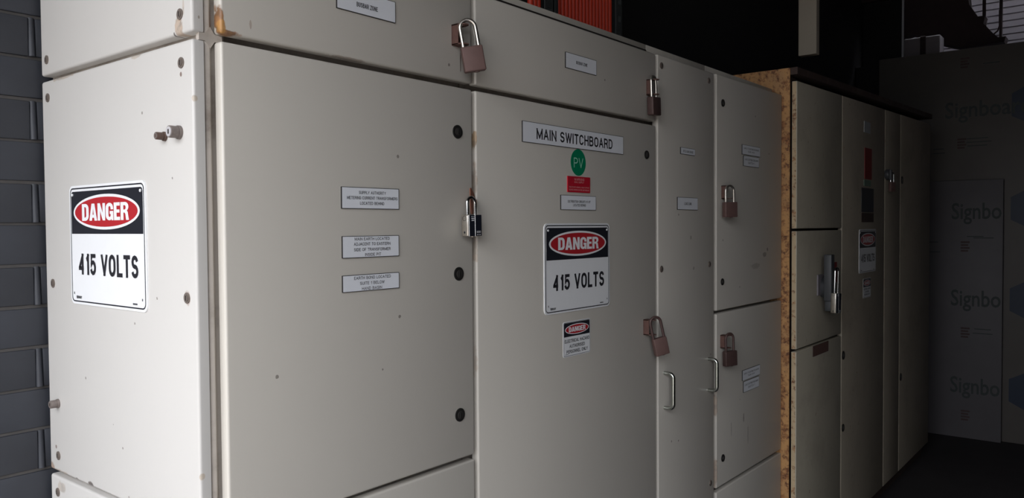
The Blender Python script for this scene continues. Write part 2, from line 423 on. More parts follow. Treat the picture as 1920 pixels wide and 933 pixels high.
def text(bm, s, cx, cy, w, h, fn, t, mi, bold=0.0):
    """centred text scaled to width w and capital height h"""
    vs, fs = text_polys(s, bold)
    x0, x1 = min(v[0] for v in vs), max(v[0] for v in vs)
    y0, y1 = (-.0, .729) if any(c.islower() for c in s) else (min(v[1] for v in vs), max(v[1] for v in vs))
    q = [bm.verts.new(fn(cx+((x-x0)/(x1-x0)-.5)*w, cy+((y-y0)/(y1-y0)-.5)*h, t)) for x, y in vs]
    for f in fs:
        try:
            g = bm.faces.new([q[i] for i in f]); g.material_index = mi
        except ValueError: pass

def face_front(cx, cz, y=0.0):      # surface facing -y, read along +x
    return lambda u, v, t: Vector((cx+u, y-t, cz+v))
def face_side(cy, cz, x=0.0):       # surface facing -x, read along -y
    return lambda u, v, t: Vector((x-t, cy-u, cz+v))

def sheet_door(name, x0, x1, z0, z1, yf, thick, mat, parent, bev=.0045, z1b=None):
    bm = bmesh.new(); vs = box(bm, x0, x1, yf, yf+thick, z0, z1)
    if z1b is not None:
        for v in vs:
            if v.co.z > (z0+z1)/2 and v.co.x > (x0+x1)/2: v.co.z = z1b
    es = [e for e in bm.edges if not all(v.co.y > yf+thick*.5 for v in e.verts)]
    bmesh.ops.bevel(bm, geom=es, offset=bev, segments=3, affect='EDGES', profile=.5)
    return finish(bm, name, mat, parent)

def disc_part(bm, fn, r, depth, seg=24, mi=0, rim=0.0):
    prism(bm, ellipse(2*r, 2*r, n=seg), fn, 0, depth, mi)

# ------------------------------------------------------------------ small fittings
def latch(x, z, parent, r=.0145, y=0.0):
    fn = face_front(x, z, y); bm = bmesh.new()
    prism(bm, ellipse(2*r, 2*r, n=28), fn, -.002, .0022, 0)
    ring(bm, ellipse(1.9*r, 1.9*r, n=28), ellipse(1.3*r, 1.3*r, n=28), fn, .0030, 0)
    prism(bm, ellipse(1.15*r, 1.15*r, n=20), fn, .002, .0042, 1)
    prism(bm, rrect(.32*r, .8*r, .06*r, 3), fn, .004, .0052, 0)
    o = finish(bm, 'door_latch', ['latch', 'latch_in'], parent); o['label'] = 'round black quarter-turn latch'
    return o

def screw(fn, parent, r=.009):
    bm = bmesh.new()
    prism(bm, ellipse(2*r, 2*r, n=22), fn, -.002, .0016, 0)
    prism(bm, ellipse(1.25*r, 1.25*r, n=18), fn, .0014, .0028, 0)
    prism(bm, rrect(.3*r, .95*r, .05*r, 2), fn, .0026, .0031, 1)
    o = finish(bm, 'cover_screw', ['screw', 'screw_dark'], parent); return o

def hasp(x, z, parent, y=0.0, w=.024, h=.044, out=.034):
    """rusty pressed staple: base plate on the door and two ears the shackle runs through"""
    bm = bmesh.new()
    box(bm, x-w*.5, x+w*.5, y-.0022, y+.001, z-h/2, z+h/2, 0, .0008, 1)
    box(bm, x-w*.5, x-w*.5+.002, y-out*.55, y, z-h/2, z+h/2, 0, .0006, 1)
    for s in (-1, 1):
        zz = z+s*(h/2-.0015)
        poly = [(-.5*w, 0), (.5*w, 0), (.62*w, -out*.45), (.5*w, -out*.8), (.2*w, -out), (-.2*w, -out*.9), (-.5*w, -out*.55)]
        # ear with a hole: build as a ring around the shackle hole
        hole = ellipse(.011, .011, .05*w, -out*.55, n=14)
        a = [bm.verts.new(Vector((x+u, y+v, zz+.0012))) for u, v in poly]; b = [bm.verts.new(Vector((x+u, y+v, zz-.0012))) for u, v in poly]
        ha = [bm.verts.new(Vector((x+u, y+v, zz+.0012))) for u, v in hole]; hb = [bm.verts.new(Vector((x+u, y+v, zz-.0012))) for u, v in hole]
        for A, H in ((a, ha), (b, hb)):
            es = [bm.edges.new((A[i], A[(i+1) % len(A)])) for i in range(len(A))] + [bm.edges.new((H[i], H[(i+1) % len(H)])) for i in range(len(H))]
            bmesh.ops.triangle_fill(bm, edges=es, use_beauty=True)
        for A, B in ((a, b), (ha, hb)):
            for i in range(len(A)):
                bm.faces.new((A[i], A[(i+1) % len(A)], B[(i+1) % len(A)], B[i]))
    o = finish(bm, 'hasp', 'rust', parent); o['label'] = 'rusty hasp bracket with two ears'
    return o

def padlock(loc, yaw, tilt, w, h, d, sw, sh, rod, body_mat, shackle_mat, label, vinyl=False, roll=0):
    root = empty('padlock', loc, label, 'padlock', None)
    bm = bmesh.new()
    box(bm, -w/2, w/2, -d/2, d/2, -h, 0, 0, .0028, 3)
    # key cylinder disc under the body
    cyl(bm, (w*.08, 0, -h-.0012), (w*.08, 0, -h+.002), d*.32, seg=18, mi=0)
    mats = [body_mat]
    if vinyl:
        mats = ['steel', 'black_vinyl', 'chrome', 'white']
        for sgn in (-1, 1):
            box(bm, -w*.40, w*.49, sgn*(d/2)-.0012, sgn*(d/2)+.0012, -h*.985, -h*.015, 1, .0006, 1)
        box(bm, -w*.445, -w*.405, -d/2-.0013, -d/2+.001, -h*.99, -h*.01, 2, .0004, 1)
        box(bm, -w*.02, w*.015, -d/2-.0022, -d/2+.001, -h*.99, -h*.01, 2, .0004, 1)
        fn = lambda u, v, t: Vector((u, -d/2-.0013-t, v))
        for i, (uu, vv, ww) in enumerate(((-.0105, -.0045, .004), (-.0045, -.0045, .003), (-.0078, -.0085, .010), (-.0078, -.0125, .009))):
            flat(bm, rrect(ww, .0019, .0004, 2, uu, vv), fn, .0006, 3)
        for uu in (.006, .0105, .0150):
            ring(bm, ellipse(.0035, .0048, uu, -h+.0095, n=12), ellipse(.0019, .003, uu, -h+.0095, n=12), fn, .0006, 3)
        flat(bm, rrect(.005, .0014, .0003, 2, .007, -h+.0035), fn, .0006, 3)
        flat(bm, rrect(.005, .0014, .0003, 2, .0145, -h+.0035), fn, .0006, 3)
        # rivet ring and dark hole in the pale end plate
        fs = lambda u, v, t: Vector((-w/2-t, -u, v))
        ring(bm, ellipse(.011, .011, 0, -.008, n=20), ellipse(.0095, .0095, 0, -.008, n=20), fs, .0003, 1)
        prism(bm, ellipse(.0042, .0052, 0, -h+.009, n=14), fs, 0, .0004, 1)
    o = finish(bm, 'lock_body', mats, None, origin=(0, 0, 0)); o.parent = root
    if vinyl: o['label'] = 'steel body with black vinyl faces'
    bm = bmesh.new()
    pts = [(-sw/2, 0, -.004), (-sw/2, 0, sh-sw/2)]
    pts += [(-sw/2*math.cos(a), 0, sh-sw/2+sw/2*math.sin(a)) for a in [PI*k/14 for k in range(1, 14)]]
    pts += [(sw/2, 0, sh-sw/2), (sw/2, 0, -.004)]
    tube(bm, pts, rod, 14)
    o = finish(bm, 'shackle', shackle_mat, None, origin=(0, 0, 0)); o.parent = root
    root.rotation_euler = (Matrix.Rotation(yaw, 4, 'Z') @ Matrix.Rotation(tilt, 4, 'Y') @ Matrix.Rotation(roll, 4, 'X')).to_euler()
    return root

def nameplate(name, fn, w, h, lines, parent, label=None, mats=('plate', 'plate_edge', 'ink'), thick=.0024, weight=.15):
    """engraved laminate plate; lines = (text, u, v, width, cap height)"""
    bm = bmesh.new()
    prism(bm, rrect(w, h, .0008, 2), fn, 0, thick, 1)
    flat(bm, rrect(w-.0022, h-.0022, .0006, 2), fn, thick+.0002, 0)
    for (s, u, v, tw, th) in lines: stroke_text(bm, s, u, v, tw, th, fn, thick+.0005, 2, weight)
    o = finish(bm, name, list(mats), parent)
    if label: o['label'] = label
    return o

def danger_sign(fn, w, h, parent, lines, label, big=True):
    k = w/.30; bm = bmesh.new()
    R = .013*k; T = .0022 if big else .0008
    prism(bm, rrect(w, h, R, 7), fn, 0, T, 0)
    e = .0003
    o1 = rrect(w-.0088*k, h-.0088*k, R*.8, 7); o2 = rrect(w-.0136*k, h-.0136*k, R*.65, 7)
    ring(bm, o1, o2, fn, T+e, 1)
    pt = h/2-(.0112*k if big else .0085*k); pb = h/2-(.0912*k if big else .0935*k)
    hw = w/2-.0088*k
    c = R*.5
    flat(bm, [(-hw, pb), (hw, pb), (hw, pt-c), (hw-c*.3, pt-c*.3), (hw-c, pt), (-hw+c, pt), (-hw+c*.3, pt-c*.3), (-hw, pt-c)], fn, T+e, 1)
    cy = (pt+pb)/2
    flat(bm, ellipse(.262*k, .0645*k, 0, cy), fn, T+2*e, 0)
    flat(bm, ellipse(.248*k, .0545*k, 0, cy), fn, T+3*e, 2)
    heavy_text(bm, 'DANGER', 0, cy, .186*k, .0315*k, fn, T+4*e, 0)
    for (s, u, v, tw, th, bo) in lines: stroke_text(bm, s, u, v, tw, th, fn, T+2*e, 3, bo)
    if big:
        for su in (-1, 1):
            prism(bm, ellipse(.0055, .0055, su*(w/2-.0155), h/2-.0175, n=14), fn, T, T+.0018, 0)
            flat(bm, ellipse(.0026, .0052, su*(w/2-.0155), -h/2+.021, n=12), fn, T+3*e, 3)
        flat(bm, rrect(.004, .0055, .0003, 2, -w/2+.0265, -h/2+.0135), fn, T+2*e, 3)
        stroke_text(bm, 'BRADY', -w/2+.0385, -h/2+.0135, .017, .0052, fn, T+2*e, 3, .2)
        for q in range(4): flat(bm, rrect(.0032, .003, .0003, 2, w/2-.049+q*.0042, -h/2+.0125), fn, T+2*e, 4)
    else:
        for q in range(4): flat(bm, rrect(.0028, .0012, .0002, 2, -w/2+.010+q*.0035, -h/2+.0066), fn, T+2*e, 3)
    o = finish(bm, 'danger_sign', ['white', 'sign_black', 'sign_red', 'ink', 'ink_grey'], parent)
    o['label'] = label
    return o

# ------------------------------------------------------------------ MAIN SWITCHBOARD: four cubicles
ZT = 2.013           # top of the doors
YB = .60             # depth
def carcass(root, x0, x1, cap_x0, cap_x1, strip=False, post=False):
    bm = bmesh.new()
    box(bm, x0+.004, x1-.002, .046, YB, .1, 1.995, 0)
    box(bm, x0+.02, x1-.01, .05, YB-.01, 0, .1, 0)
    finish(bm, 'carcass', 'paint_dirty', root)
    bm = bmesh.new()
    box(bm, cap_x0, cap_x1, .033, YB, 1.99, 2.046, 0, .002, 2)
    o = finish(bm, 'top_cap', 'paint_cap', root)
    if strip:
        bm = bmesh.new(); box(bm, cap_x0+.004, cap_x1-.004, .0295, .034, 1.997, 2.0290, 0)  # dark strip stands in for the shaded recess under the cap
        s = finish(bm, 'recess_shade_strip', 'recess_shade', root)

# cubicle one: corner unit with side cover panels
c1 = empty('switchboard_cubicle', (.32, .3, 0), 'corner cream switchboard cubicle beside the dark brick wall, its side face lit', 'switchboard')
carcass(c1, .018, .646, .03, .644, True)
bm = bmesh.new()      # corner post: rounded extrusion with a groove facing each way
prof = [(.0205, .0245), (.0215, .0215), (.0255, .0185), (.030, .0180), (.0325, .0195), (.0335, .0225), (.036, .0245), (.041, .0245), (.046, .026), (.060, .026), (.060, .060), (.022, .060)]
prism(bm, prof, lambda u, v, t: Vector((u, v, t)), .1, 2.02)
finish(bm, 'corner_post', 'paint_dirty', c1)
for zc in (1.8055, .992):      # star-shaped joints where the rails meet the post
    bm = bmesh.new()
    prism(bm, [(0, -.006), (.010, -.006), (.0195, -.017), (.027, -.006), (.040, -.006), (.040, .006), (.027, .006), (.0195, .017), (.010, .006), (0, .006)],
          lambda u, v, t: Vector((.0125+u, .0265-t, zc+v)), 0, .0085)
    o = finish(bm, 'rail_joint', 'paint_dirty', c1)
# side cover panels (each a folded tray standing proud of the frame)
def side_cover(z0, z1):
    bm = bmesh.new(); box(bm, 0, .0195, .0165, .600, z0, z1)
    es = [e for e in bm.edges if not all(v.co.x > .01 for v in e.verts)]
    bmesh.ops.bevel(bm, geom=es, offset=.005, segments=3, affect='EDGES', profile=.5)
    return finish(bm, 'side_cover_panel', 'paint_side', c1)
su = side_cover(1.8105, 2.013); sm = side_cover(1.0095, 1.7995); sl = side_cover(.10, .9995)
for p, lst in ((su, [(.051, 1.842), (.571, 1.841)]), (sm, [(.050, 1.765), (.570, 1.765), (.565, 1.392), (.045, 1.389), (.558, 1.043)]), (sl, [(.565, .967)])):
    for (y, z) in lst: screw(face_side(y, z), p, .0088)
def side_knob(y, z, r, L, mats, flange):
    bm = bmesh.new()
    cyl(bm, (.002, y, z), (-L*.25, y, z), r*(1.25 if flange else 1.12), seg=24, mi=0, bev=.0006)
    cyl(bm, (-L*.2, y, z), (-L, y, z), r, seg=24, mi=0, bev=.0008)
    cyl(bm, (-L+.0005, y, z), (-L-.0006, y, z), r*.82, seg=24, mi=1)
    box(bm, -L-.0012, -L+.001, y-r*.16, y+r*.16, z-r*.38, z+r*.38, 2)
    o = finish(bm, 'stud', mats, sm); return o
side_knob(.105, 1.652, .0062, .0165, ['knob_brown', 'knob', 'knob_brown'], True)['label'] = 'short brown stud'
side_knob(.059, 1.655, .0098, .0185, ['knob', 'knob_face', 'screw_dark'], False)['label'] = 'fatter grey stud with pale end'
side_knob(.553, 1.150, .0080, .0160, ['knob', 'knob', 'screw_dark'], False)
danger_sign(face_side(.3235, 1.4705), .302, .2265, sm, [('415 VOLTS', .004, -.0360, .236, .0400, .185)],
            'white enamelled sign reading DANGER 415 VOLTS on the side face')
# doors
d = sheet_door('door', .040, .640, 1.8120, ZT, 0, .019, 'paint', c1)
hasp(.5885, 1.9065, d)
nameplate('nameplate', face_front(.3425, 1.9200), .144, .0415, [('BUSBAR ZONE', 0, -.004, .052, .0085)], d, 'white plate reading BUSBAR ZONE')
d = sheet_door('door', .040, .640, .9975, 1.7995, 0, .019, 'paint', c1)
for z in (1.7035, 1.3993, 1.0942): latch(.5915, z, d)
nameplate('nameplate', face_front(.3470, 1.5555), .1425, .0405,
          [('SUPPLY AUTHORITY', .003, .0105, .067, .0058), ('METERING CURRENT TRANSFORMERS', .004, .0005, .126, .0058), ('LOCATED BEHIND', .002, -.0095, .060, .0058)], d, 'white plate about supply authority transformers')
nameplate('nameplate', face_front(.3465, 1.4640), .1410, .0410,
          [('MAIN EARTH LOCATED', .002, .0148, .087, .0058), ('ADJACENT TO EASTERN', .002, .0052, .091, .0058), ('SIDE OF TRANSFORMER', .002, -.0052, .091, .0058), ('INSIDE PIT', .003, -.0150, .040, .0058)], d,
          'white plate about the main earth')
nameplate('nameplate', face_front(.3460, 1.3960), .1410, .0315,
          [('EARTH BOND LOCATED', .002, .0095, .091, .0058), ('SUITE 1 BELOW', .001, -.0008, .061, .0058), ('HAND BASIN', .000, -.0108, .050, .0058)], d, 'white plate about the earth bond')
sheet_door('door', .040, .640, .10, .9865, 0, .019, 'paint', c1)

# cubicle two
c2 = empty('switchboard_cubicle', (1.06, .3, 0), 'widest cream switchboard cubicle, carrying the long MAIN SWITCHBOARD plate and green sticker', 'switchboard')
carcass(c2, .646, 1.469, .646, 1.4665, True)
d = sheet_door('door', .652, 1.4670, 1.8120, ZT, 0, .019, 'paint', c2)
hasp(1.422, 1.9065, d, h=.046)
nameplate('nameplate', face_front(1.0655, 1.9210), .1435, .0400, [('BUSBAR ZONE', .001, .000, .052, .0080)], d, 'white plate reading BUSBAR ZONE')
d = sheet_door('door', .652, 1.4670, .10, 1.7995, 0, .019, 'paint', c2)
latch(1.4095, 1.7087, d, .0125)
hasp(1.401, 1.2015, d, h=.046)
nameplate('nameplate', face_front(1.0445, 1.7250), .4590, .0500, [('MAIN SWITCHBOARD', -.002, -.001, .346, .0265)], d, 'long white plate reading MAIN SWITCHBOARD', weight=.17)
bm = bmesh.new(); fn = face_front(1.0520, 1.6650)
prism(bm, ellipse(.069, .069, n=40), fn, 0, .0005, 0); stroke_text(bm, 'PV', 0, -.001, .043, .026, fn, .0009, 1, .11)
o = finish(bm, 'sticker', ['green', 'green_ink'], d); o['label'] = 'round green sticker reading PV'
nameplate('nameplate', face_front(1.0525, 1.6077), .1035, .0410,
          [('WARNING', .000, .0130, .046, .0062), ('DUAL SUPPLY', -.001, .0058, .043, .0045), ('ISOLATE BOTH NORMAL & SOLAR SUPPLIES', .000, -.0072, .092, .0034), ('BEFORE WORKING ON THIS SWITCHBOARD', 0, -.0142, .092, .0038)],
          d, 'red warning plate', mats=('red_label', 'red_label', 'pink_ink'))
nameplate('nameplate', face_front(1.0510, 1.5605), .1620, .0375,
          [('DISTRIBUTION CIRCUITS #1-#7', .001, .003, .104, .0062), ('LOCATED BEHIND', .002, -.0062, .058, .0062)], d, 'white plate about distribution circuits')
danger_sign(face_front(1.0495, 1.3940), .302, .2265, d, [('415 VOLTS', .003, -.0360, .236, .0400, .185)],
            'white enamelled sign reading DANGER 415 VOLTS')
danger_sign(face_front(1.0415, 1.2105), .1250, .0905, d,
            [('ELECTRICAL HAZARD', .000, -.0050, .1130, .0088, .17), ('AUTHORISED', .000, -.0190, .070, .0088, .17), ('PERSONNEL ONLY', .000, -.0325, .097, .0088, .17)],
            'small sticker reading DANGER ELECTRICAL HAZARD AUTHORISED PERSONNEL ONLY', False)
# steel tab standing out of the gap beside the long door
bm = bmesh.new()
tabp = [(-.0035, .0290), (.0010, .0300), (.0150, .0170), (.0245, .0010), (.0245, -.0080), (.0180, -.0200), (.0070, -.0270), (.0010, -.0260), (-.0010, -.0120)]
prism(bm, tabp, lambda u, v, t: Vector((.6205+u*1.05, -.010+u*.30-t, 1.5545+v)), 0, .0022)
box(bm, .6430, .6485, -.0045, .018, 1.543, 1.560, 0)
o = finish(bm, 'locking_tab', 'rust_tag', d); o['label'] = 'pointed red-brown steel tab'

# cubicle three
c3 = empty('switchboard_cubicle', (1.68, .3, 0), 'narrow cream switchboard cubicle with one full-height door and two chrome pull handles', 'switchboard')
carcass(c3, 1.469, 1.877, 1.4690, 1.874)
d = sheet_door('door', 1.4795, 1.8750, .10, ZT+.002, 0, .019, 'paint', c3)
for (x, z) in ((1.502, 1.9837), (1.8332, 1.9846), (1.500, 1.3677), (1.8376, 1.3684), (1.8463, .6203)): screw(face_front(x, z), d, .0100)
nameplate('nameplate', face_front(1.6745, 1.7365), .1010, .0215, [('PFCU LINK BOARD', .001, -.0010, .070, .0075)], d, 'small white plate')
nameplate('nameplate', face_front(1.6735, 1.5695), .1430, .0395, [('LOAD LINK', 0, .000, .050, .0085)], d, 'white plate')
def pull(x, z0, z1, parent):
    bm = bmesh.new(); r = .0060; p = .031; k = .014
    pts = [(x, .001, z1), (x, -.004, z1)]
    pts += [(x, -(p-k)-k*math.sin(a), z1-k+k*math.cos(a)) for a in [PI/2*i/7 for i in range(8)]]
    pts += [(x, -(p-k)-k*math.cos(a), z0+k-k*math.sin(a)) for a in [PI/2*i/7 for i in range(8)]]
    pts += [(x, -.004, z0), (x, .001, z0)]
    tube(bm, pts, r, 14)
    o = finish(bm, 'pull_handle', 'handle', parent); o['label'] = 'bent chrome pull handle'
pull(1.5175, .9395, 1.0470, d); pull(1.8300, .9420, 1.0480, d)

# cubicle four
c4 = empty('switchboard_cubicle', (2.2, .3, 0), 'far cream switchboard cubicle with stacked square doors, against the rusty tan cabinet', 'switchboard')
carcass(c4, 1.877, 2.505, 1.8765, 2.490)
d = sheet_door('door', 1.8950, 2.5110, 1.2045, ZT+.004, 0, .019, 'paint', c4, z1b=ZT+.009)
latch(1.944, 1.9228, d, .0130); latch(1.9405, 1.3028, d, .0120)
hasp(1.945, 1.614, d, h=.046)
L1 = [('SUPPLY TO DISTRIBUTION BOARD', 0, .005, .140, .0060), ('SUB MAIN', 0, -.0055, .060, .0060)]
nameplate('nameplate', face_front(2.1925, 1.7750), .1700, .0360, L1, d, 'white plate, the wider of two set edge to edge')
L2 = [('LOAD DISTRIBUTION MAIN', 0, .006, .125, .0070), ('SWITCH 1', 0, -.0060, .062, .0075)]
nameplate('nameplate', face_front(2.1930, 1.7345), .1460, .0380, L2, d)
d = sheet_door('door', 1.8950, 2.5110, .5870, 1.1940, 0, .019, 'paint', c4)
latch(1.9459, .6833, d, .0130)
hasp(1.937, 1.096, d, h=.046)
nameplate('nameplate', face_front(2.1965, .9475), .1680, .0385, L1, d, 'white plate, the wider of two set edge to edge')
nameplate('nameplate', face_front(2.1965, .9040), .1480, .0410, L2, d)
sheet_door('door', 1.8950, 2.5110, .10, .5730, 0, .019, 'paint', c4)

# ------------------------------------------------------------------ padlocks hanging from the hasps
padlock((.598, -.036, 1.8805), math.radians(-40), math.radians(-10), .0460, .0530, .0190, .0330, .056, .0042, 'brass', 'steel',
        'brown brass padlock above the corner door, largest, tilted to the right')
padlock((1.4190, -.0200, 1.8765), 0, math.radians(-3), .0480, .0530, .0210, .0270, .060, .0040, 'brass_dark', 'steel',
        'dark brass padlock seen edge-on at the upper door of the widest cubicle')
padlock((1.4120, -.0380, 1.1710), math.radians(-35), math.radians(-13), .0430, .0520, .0190, .0340, .062, .0042, 'brass', 'brass_dark',
        'brass padlock with a rusty shackle, low beside the widest door, tilted')
padlock((1.9290, -.0330, 1.5790), math.radians(-24), math.radians(-1), .0540, .0520, .0190, .0360, .056, .0040, 'brass', 'steel',
        'brass padlock with bright shackle on the upper far square door')
padlock((1.9300, -.0330, 1.0660), math.radians(-24), math.radians(-2), .0520, .0520, .0190, .0340, .060, .0042, 'brass_dark', 'brass_dark',
        'dull brown padlock on the lower far square door, below the other')
padlock((.6120, -.0200, 1.5265), 0, math.radians(-1), .0440, .0470, .0190, .0250, .037, .0036, 'steel', 'chrome',
        'silver and black padlock hanging from the pointed brown tab', vinyl=True)

# ------------------------------------------------------------------ RUSTY TAN CABINET
YF = -.052
tc = empty('tan_cabinet', (3.76, .3, 0), 'tall tan steel cabinet with rust along its edges, beyond the cream switchboard', 'cabinet')
bm = bmesh.new()
vs = box(bm, 2.516, 2.5215, -.030, .60, 0, 2.127, 0, .0008, 1)
o = finish(bm, 'side_panel', 'tan_rust', tc); o['label'] = 'tan side panel covered in orange rust'
bm = bmesh.new()
box(bm, 2.5225, 5.015, -.016, .60, 0, 2.10, 0)
finish(bm, 'carcass', 'rust_dark', tc)
bm = bmesh.new()
vs = box(bm, 2.5225, 5.030, -.058, .605, 2.100, 2.128, 0)
for v in vs:
    if v.co.x > 3: v.co.z += .075
finish(bm, 'lid', 'rust_dark', tc)
def zt(x): return 2.076 + .026*(x-2.55)
cols = [(2.5365, 3.132), (3.142, 3.886), (3.896, 4.225), (4.235, 5.012)]
def tdoor(i, z0, z1):
    x0, x1 = cols[i]
    top = z1 > 2
    d = sheet_door('door', x0, x1, z0, zt(x0) if top else z1, YF, .020, 'tan' if i == 0 else 'tan_shaded', tc, .004, zt(x1) if top else None)
    return d
da = tdoor(0, 1.484, 2.1); db = tdoor(0, .995, 1.474); dc = tdoor(0, .08, .985)
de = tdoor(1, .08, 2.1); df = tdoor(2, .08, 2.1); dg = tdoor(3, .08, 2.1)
# rusty returned edge of the nearest column of doors
for z0, z1, dd in ((1.486, 2.073, da), (.997, 1.472, db), (.082, .983, dc)):
    bm = bmesh.new(); box(bm, 2.5355, 2.5375, YF+.0035, YF+.019, z0, z1)
    o = finish(bm, 'edge_strip', 'tan_rust2', dd); o['label'] = 'rust-stained door edge'
# rotary isolator on the middle door
fn = face_front(2.87, 1.27, YF)
bm = bmesh.new()
box(bm, 2.785, 2.925, YF-.006, YF+.001, 1.195, 1.285, 1, .002, 1)
cyl(bm, (2.86, YF, 1.228), (2.86, YF-.036, 1.228), .046, seg=28, mi=0, bev=.003)
box(bm, 2.780, 2.825, YF-.062, YF-.030, 1.175, 1.372, 0, .004, 2)
box(bm, 2.800, 2.860, YF-.058, YF-.028, 1.130, 1.190, 0, .004, 2)
box(bm, 2.925, 3.050, YF-.005, YF+.001, 1.240, 1.330, 2, .001, 1)
box(bm, 2.945, 3.030, YF-.004, YF+.001, 1.165, 1.235, 2, .001, 1)
o = finish(bm, 'isolator_switch', ['switch_grey', 'pale', 'dark_red'], db); o['label'] = 'grey rotary isolator with upright lever and dark red plate'
nameplate('nameplate', face_front(2.838, .962, YF), .205, .045, [], dc, 'small rust-brown label', mats=('rust', 'rust_dark', 'ink'))
padlock((2.800, -.128, 1.210), math.radians(-8), math.radians(3), .050, .085, .022, .030, .105, .0048, 'steel', 'chrome',
        'long-shackled silver padlock on the grey isolator lever of the tan cabinet', vinyl=True)
# stickers down the second door
def plate(name, x0, x1, z0, z1, mat, parent, label=None):
    return nameplate(name, face_front((x0+x1)/2, (z0+z1)/2, YF), x1-x0, z1-z0, [], parent, label, mats=(mat, mat, 'ink'))
plate('nameplate', 3.487, 3.600, 1.955, 2.010, 'dim_label', de, 'pale grey label')
plate('nameplate', 3.500, 3.625, 1.725, 1.880, 'dark_red', de, 'dark red label')
plate('nameplate', 3.490, 3.610, 1.690, 1.720, 'dim_green', de, 'grey-green label')
plate('nameplate', 3.450, 3.665, 1.560, 1.680, 'sign_black', de, 'black label')
plate('nameplate', 3.450, 3.665, 1.510, 1.556, 'rust_dark', de, 'brown label')
danger_sign(face_front(3.562, 1.3665, YF), .302, .2165, de, [('415 VOLTS', .003, -.0360, .236, .0400, .185)], 'white enamelled sign reading DANGER 415 VOLTS')
danger_sign(face_front(3.556, 1.180, YF), .140, .098, de, [('ELECTRICAL HAZARD', .000, -.0050, .1130, .0088, .17), ('AUTHORISED', .000, -.0190, .070, .0088, .17), ('PERSONNEL ONLY', .000, -.0325, .097, .0088, .17)], 'small DANGER sticker', False)
# second door: barrel with a hanging padlock
bm = bmesh.new()
cyl(bm, (3.915, YF+.002, 1.765), (3.915, YF-.020, 1.765), .028, seg=22, mi=0, bev=.002)
box(bm, 3.905, 3.925, YF-.030, YF-.018, 1.735, 1.790, 0, .002, 1)
finish(bm, 'door_latch', 'switch_grey', df)
padlock((3.925, -.080, 1.725), math.radians(-25), 0, .036, .052, .016, .024, .050, .0035, 'brass', 'chrome',
        'small padlock with bright shackle hanging high on the tan cabinet')
# latches of the last door
latch(4.265, 1.75, dg, .022, YF); latch(4.265, .62, dg, .022, YF); latch(3.165, .89, de, .020, YF); latch(3.165, .55, de, .018, YF)

# ------------------------------------------------------------------ RACK AND PIPES STANDING ON THE SWITCHBOARD
rk = empty('slotted_rack', (1.60, .36, 2.046), 'dark slotted steel uprights standing on top of the cream switchboard around red pipes', 'rack')
def upright(x0, x1, y):
    bm = bmesh.new(); z0, z1 = 2.046, 3.20
    w = x1-x0; hw = w*.42; xc = (x0+x1)/2
    box(bm, x0, xc-hw/2, y, y+.003, z0, z1); box(bm, xc+hw/2, x1, y, y+.003, z0, z1)
    z = z0
    while z < z1-.01:
        box(bm, xc-hw/2-.0005, xc+hw/2+.0005, y, y+.003, z+.022, min(z+.062, z1)); z += .062
    box(bm, x1-.003, x1, y, y+.035, z0, z1); box(bm, x0, x1, y+.032, y+.035, z0, z1)
    finish(bm, 'upright', 'rack', rk)
upright(1.365, 1.412, .335); upright(1.419, 1.436, .335); upright(1.792, 1.836, .335)
for z in (2.060, 3.15):
    bm = bmesh.new(); box(bm, 1.412, 1.792, .372, .376, z, z+.03)
    finish(bm, 'cross_bar', 'rack', rk)
proto = None
xs = [1.318, 1.338, 1.357] + [1.4475+.0208*k for k in range(17)]
for i, x in enumerate(xs):
    if proto is None:
        bm = bmesh.new(); cyl(bm, (x, .357, 2.0465), (x, .357, 3.12), .0096, seg=16, bev=.0008)
        o = proto = finish(bm, 'plastic_pipe', 'pipe', None)
    else:
        o = proto.copy(); C.objects.link(o); o.location.x = x
    lab = 'orange-red pipe left of the first dark upright, on the switchboard top' if i < 3 else 'orange-red pipe in the row between the two dark uprights, on the switchboard top'
    tag(o, lab, 'pipe', 'red pipes left of the upright' if i < 3 else 'red pipes between the uprights')

# cable duct above the tan cabinet
bm = bmesh.new(); box(bm, 2.98, 3.02, .016, .097, 2.266, 3.3505, 0, .002, 1)
o = finish(bm, 'cable_duct', 'duct'); tag(o, 'grey-beige cable duct dropping from the ceiling above the tan cabinet', 'duct')

# ------------------------------------------------------------------ BOARDS AT THE FAR END
def printed_board(name, x, y0, y1, z0, z1, thick, mat, label, texts, blues, marks, prints):
    """y0 > y1: left and right ends as read"""
    fn = lambda u, v, t: Vector((x-t, u, v))
    bm = bmesh.new()
    box(bm, x, x+thick, y1, y0, z0, z1, 0, .004, 2)
    for (yc, zc, w, word) in texts: text(bm, word, 0, 0, w, .115, lambda u, v, t: Vector((x-t, yc-u, zc+v)), .0012, 1, .012)
    for (yc, zc, r) in blues:
        n = [(yc+r*math.cos(a+PI/6), zc+r*.95*math.sin(a+PI/6)) for a in [2*PI*k/6 for k in range(6)]]
        flat(bm, n, fn, .0008, 2)
    for (yc, zc) in marks:
        for k in range(4): flat(bm, rrect(.055-.01*(k % 2), .012, .002, 2, yc+.004*(k % 2), zc+.03-.020*k), fn, .0010, 3)
    for (yc, zc, w) in prints: flat(bm, rrect(w, .006, .001, 2, yc, zc), fn, .0010, 1)
    o = finish(bm, name, [mat, 'board_ink', 'board_blue', 'board_red'], None)
    return tag(o, label, 'board')
bt = [(-.275, 2.30, .51, 'Signboard')]
